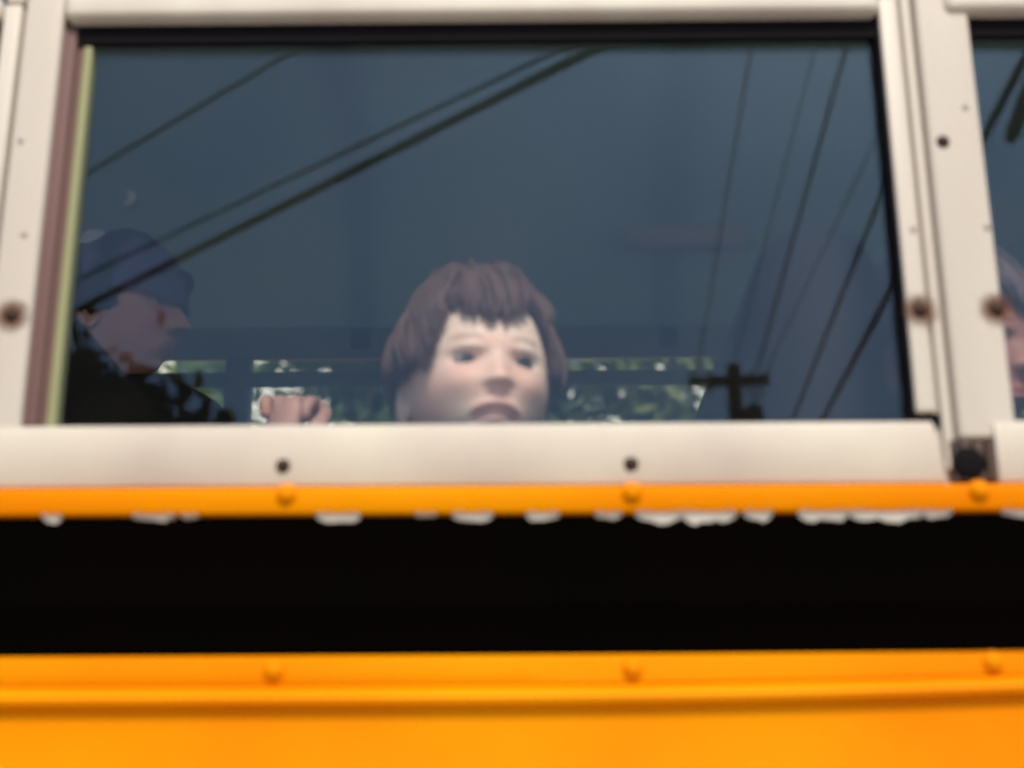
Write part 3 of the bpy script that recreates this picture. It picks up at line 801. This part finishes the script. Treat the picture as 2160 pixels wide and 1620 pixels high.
# beyond the bus, seen through the far windows
for i, (x, y, h, cr, lm, lab) in enumerate((
    (-6.0,13.5,7.8,2.1,LEAF1,'sunlit green tree seen through the far window beside the capped person'),
    (-1.7,15.0,8.4,2.3,LEAF1,'green tree seen through the far window left of the child'),
    (1.75,14.0,7.9,2.1,LEAF2,'yellow green tree seen through the far window right of the child'),
    (4.7,16.0,8.4,2.6,LEAF2,'pale green tree seen through the far window by the seat back'),
    (3.4,22.0,8.9,2.8,LEAF1,'taller tree standing behind the others past the far windows'))):
    tree('broadleaf_tree', lab, x, y, h, cr, 5.6, lm, 8200, .15, FT, 20+i)
bl = thing('added_white_building', 'white rendered building glimpsed between the trees past the far windows', 'building', (-3, 33, 0))  # added: its pale wall stands in for bright sky between the leaves
m = MB(); m.box(-22,16,30,42,0,14); obj('wall', m, mat('white_render', (.78,.76,.70), .9, .1, (.66,.64,.58), 1.2, .6), bl, smooth=False)
m = MB(); m.rbox(-22.4,16.4,29.6,42.4,14,14.5,.08); obj('roof', m, CONC, bl)
DARKG = mat('building_window_glass', (.03,.04,.05), .08, .6)
for i in range(9):
    for j in range(4):
        m = MB(); m.box(-20+4*i,-18.4+4*i,29.96,30.05,1.4+3.3*j,3.2+3.3*j); wd = obj('window', m, DARKG, bl, smooth=False)
# across the road, reflected in the pane
tree('broadleaf_tree', 'dark tree across the road mirrored low in the pane by the capped person', -7.3, -15.5, 7.0, 3.0, 5.2, LEAF3, 130000, .19, None, 41)
tree('broadleaf_tree', 'far treetop mirrored at the foot of the utility pole', 5.6, -37.5, 12.2, 1.5, 7.0, LEAF3, 7000, .16, None, 44)

# ------------------------------------------------------------------ utility poles and wires across the road
MIR = 2*.013                                # the pane's plane mirrors y -> MIR - y
def ray(px, py):                            # direction in which the camera looks at a pixel of the photograph
    return rt*((px-1080)/3000)-up*((py-810)/3000)+fwd
def mirrored(px, py, z=None, dist=None):
    d = ray(px, py); k = (z-CAM_Z)/d.z if z else dist/d.y
    p = Vector((0,CAM_Y,CAM_Z))+d*k
    return Vector((p.x, MIR-p.y, p.z))
P0 = mirrored(1548, 800, dist=34.)
ZA = P0.z
pole = thing('utility_pole', 'wooden utility pole with crossarm and grey transformer mirrored in the pane', 'utility pole', (P0.x, P0.y, 0))
m = MB().tube([(P0.x,P0.y,0),(P0.x,P0.y,6),(P0.x,P0.y,ZA+.36)], [.22,.20,.175], 12); obj('post', m, WOOD, pole)
Lx = mirrored(1458, 803, dist=33.8); Rx = mirrored(1626, 797, dist=34.2)
ax_ = (Rx-Lx).normalized(); ay_ = ax_.cross(Vector((0,0,1))).normalized()
m = MB(); nrm = ay_*.055
c_ = [Lx, Rx]
V = [p+ay_*sy*.07+Vector((0,0,sz*.13)) for p in c_ for sy, sz in ((-1,-1),(1,-1),(1,1),(-1,1))]
V = [v+ay_*.17 for v in V]
m.add(V, [(0,1,2,3),(7,6,5,4),(0,4,5,1),(1,5,6,2),(2,6,7,3),(3,7,4,0)]); obj('crossarm', m, WOOD, pole, smooth=False)
for t in (.04,.26,.62,.80,.97):
    p = Lx.lerp(Rx, t)+ay_*.17
    obj('insulator', MB().tube([p+Vector((0,0,.10)),p+Vector((0,0,.14)),p+Vector((0,0,.17)),p+Vector((0,0,.22)),p+Vector((0,0,.27))], [.02,.05,.035,.055,.03], 10), CERAM, pole)
for t, l in ((.25,.25),(.72,.35),(.80,.55),(.90,.42)):
    p = Lx.lerp(Rx, t)+ay_*.20
    obj('hanging_fuse', MB().tube([p+Vector((0,0,-.08)),p+Vector((.02,0,-.08-l*.5)),p+Vector((0,0,-.08-l))], [.025,.045,.02], 8), CAN, pole)
tp = P0+ax_*.46+Vector((0,0,-1.10))
m = MB().tube([tp+Vector((0,0,-.45)),tp+Vector((0,0,-.42)),tp+Vector((0,0,.30)),tp+Vector((0,0,.38)),tp+Vector((0,0,.42))], [.24,.26,.26,.20,.08], 20)
m.tube([tp+Vector((.05,0,.40)),tp+Vector((.05,0,.66))], [.05,.03], 8); obj('transformer', m, CAN, pole)
G1, G2 = 'wires running to the pole with the crossarm', 'cables crossing the sky the other way'
ends_far = []
def wire(a, b, z, r, label, group, ext_a, ext_b, start=None, name='power_line'):
    A = start if start is not None else mirrored(*a, z=z); Bp = mirrored(*b, z=A.z)
    d = (Bp-A).normalized()
    E0, E1 = (A-d*ext_a if ext_a else A), Bp+d*ext_b
    o = obj(name, MB().tube([E0.lerp(E1, t) for t in np.linspace(0, 1, 24)], r, 8), WIRE, angle=None)
    tag(o, label, 'power line', group); ends_far.append((group, E0, E1))
    return E0, E1, d
wire((1478,790),(1585,100),0,.018,'faint thin wire rising from the left end of the crossarm',G1,0,14,Lx.lerp(Rx,.10)+ay_*.17+Vector((0,0,.26)))
wire((1560,780),(1720,100),0,.013,'faintest wire rising from beside the pole top',G1,0,14,P0+Vector((0,0,.34)))
wire((1605,790),(1785,100),0,.032,'dark wire rising from the right half of the crossarm',G1,0,14,Lx.lerp(Rx,.86)+ay_*.17+Vector((0,0,.26)))
wire((1625,790),(1862,262),0,.016,'thin wire leaving the right tip of the crossarm',G1,0,14,Lx.lerp(Rx,.98)+ay_*.17+Vector((0,0,.26)))
e5 = wire((1672,885),(1865,395),8.0,.028,'grey cable between the crossarm wires and the thickest cable',G1,14,14)
e6 = wire((1735,885),(1884,602),7.6,.040,'thickest black cable slanting up at the right edge of the pane',G1,14,16)
wire((190,362),(630,100),8.6,.022,'single faint cable slanting across the upper left corner of the pane',G2,22,10)
wire((330,510),(1190,100),8.2,.019,'thinner upper cable of the slanting pair',G2,18,10)
wire((300,585),(1260,100),7.8,.044,'thick lower cable of the slanting pair',G2,18,10)
# splice closure slung under a cable, mirrored in the next pane
c0, c1, c2, c3, c4 = [mirrored(*p, dist=14.) for p in ((2102,300),(2108,285),(2140,195),(2152,150),(2175,80))]
tag(obj('splice_closure', MB().tube([c0,c1,c2,c3,c4], [.060,.085,.085,.045,.022], 14), WIRE), 'black cable splice closure mirrored in the pane of the next window', 'splice closure')
# poles that carry the other ends of the lines
for grp, lab in ((G1,'wooden pole carrying the near ends of the wires'),(G2,'wooden pole carrying the cables that cross the other way')):
    pts = [e[2] for e in ends_far if e[0] == grp]
    q = sum(pts, Vector((0,0,0)))/len(pts); hz = max(p.z for p in pts)+.5
    up_ = thing('utility_pole', lab, 'utility pole', (q.x, q.y, 0))
    obj('post', MB().tube([(q.x,q.y,0),(q.x,q.y,hz)], [.18,.12], 12), WOOD, up_)
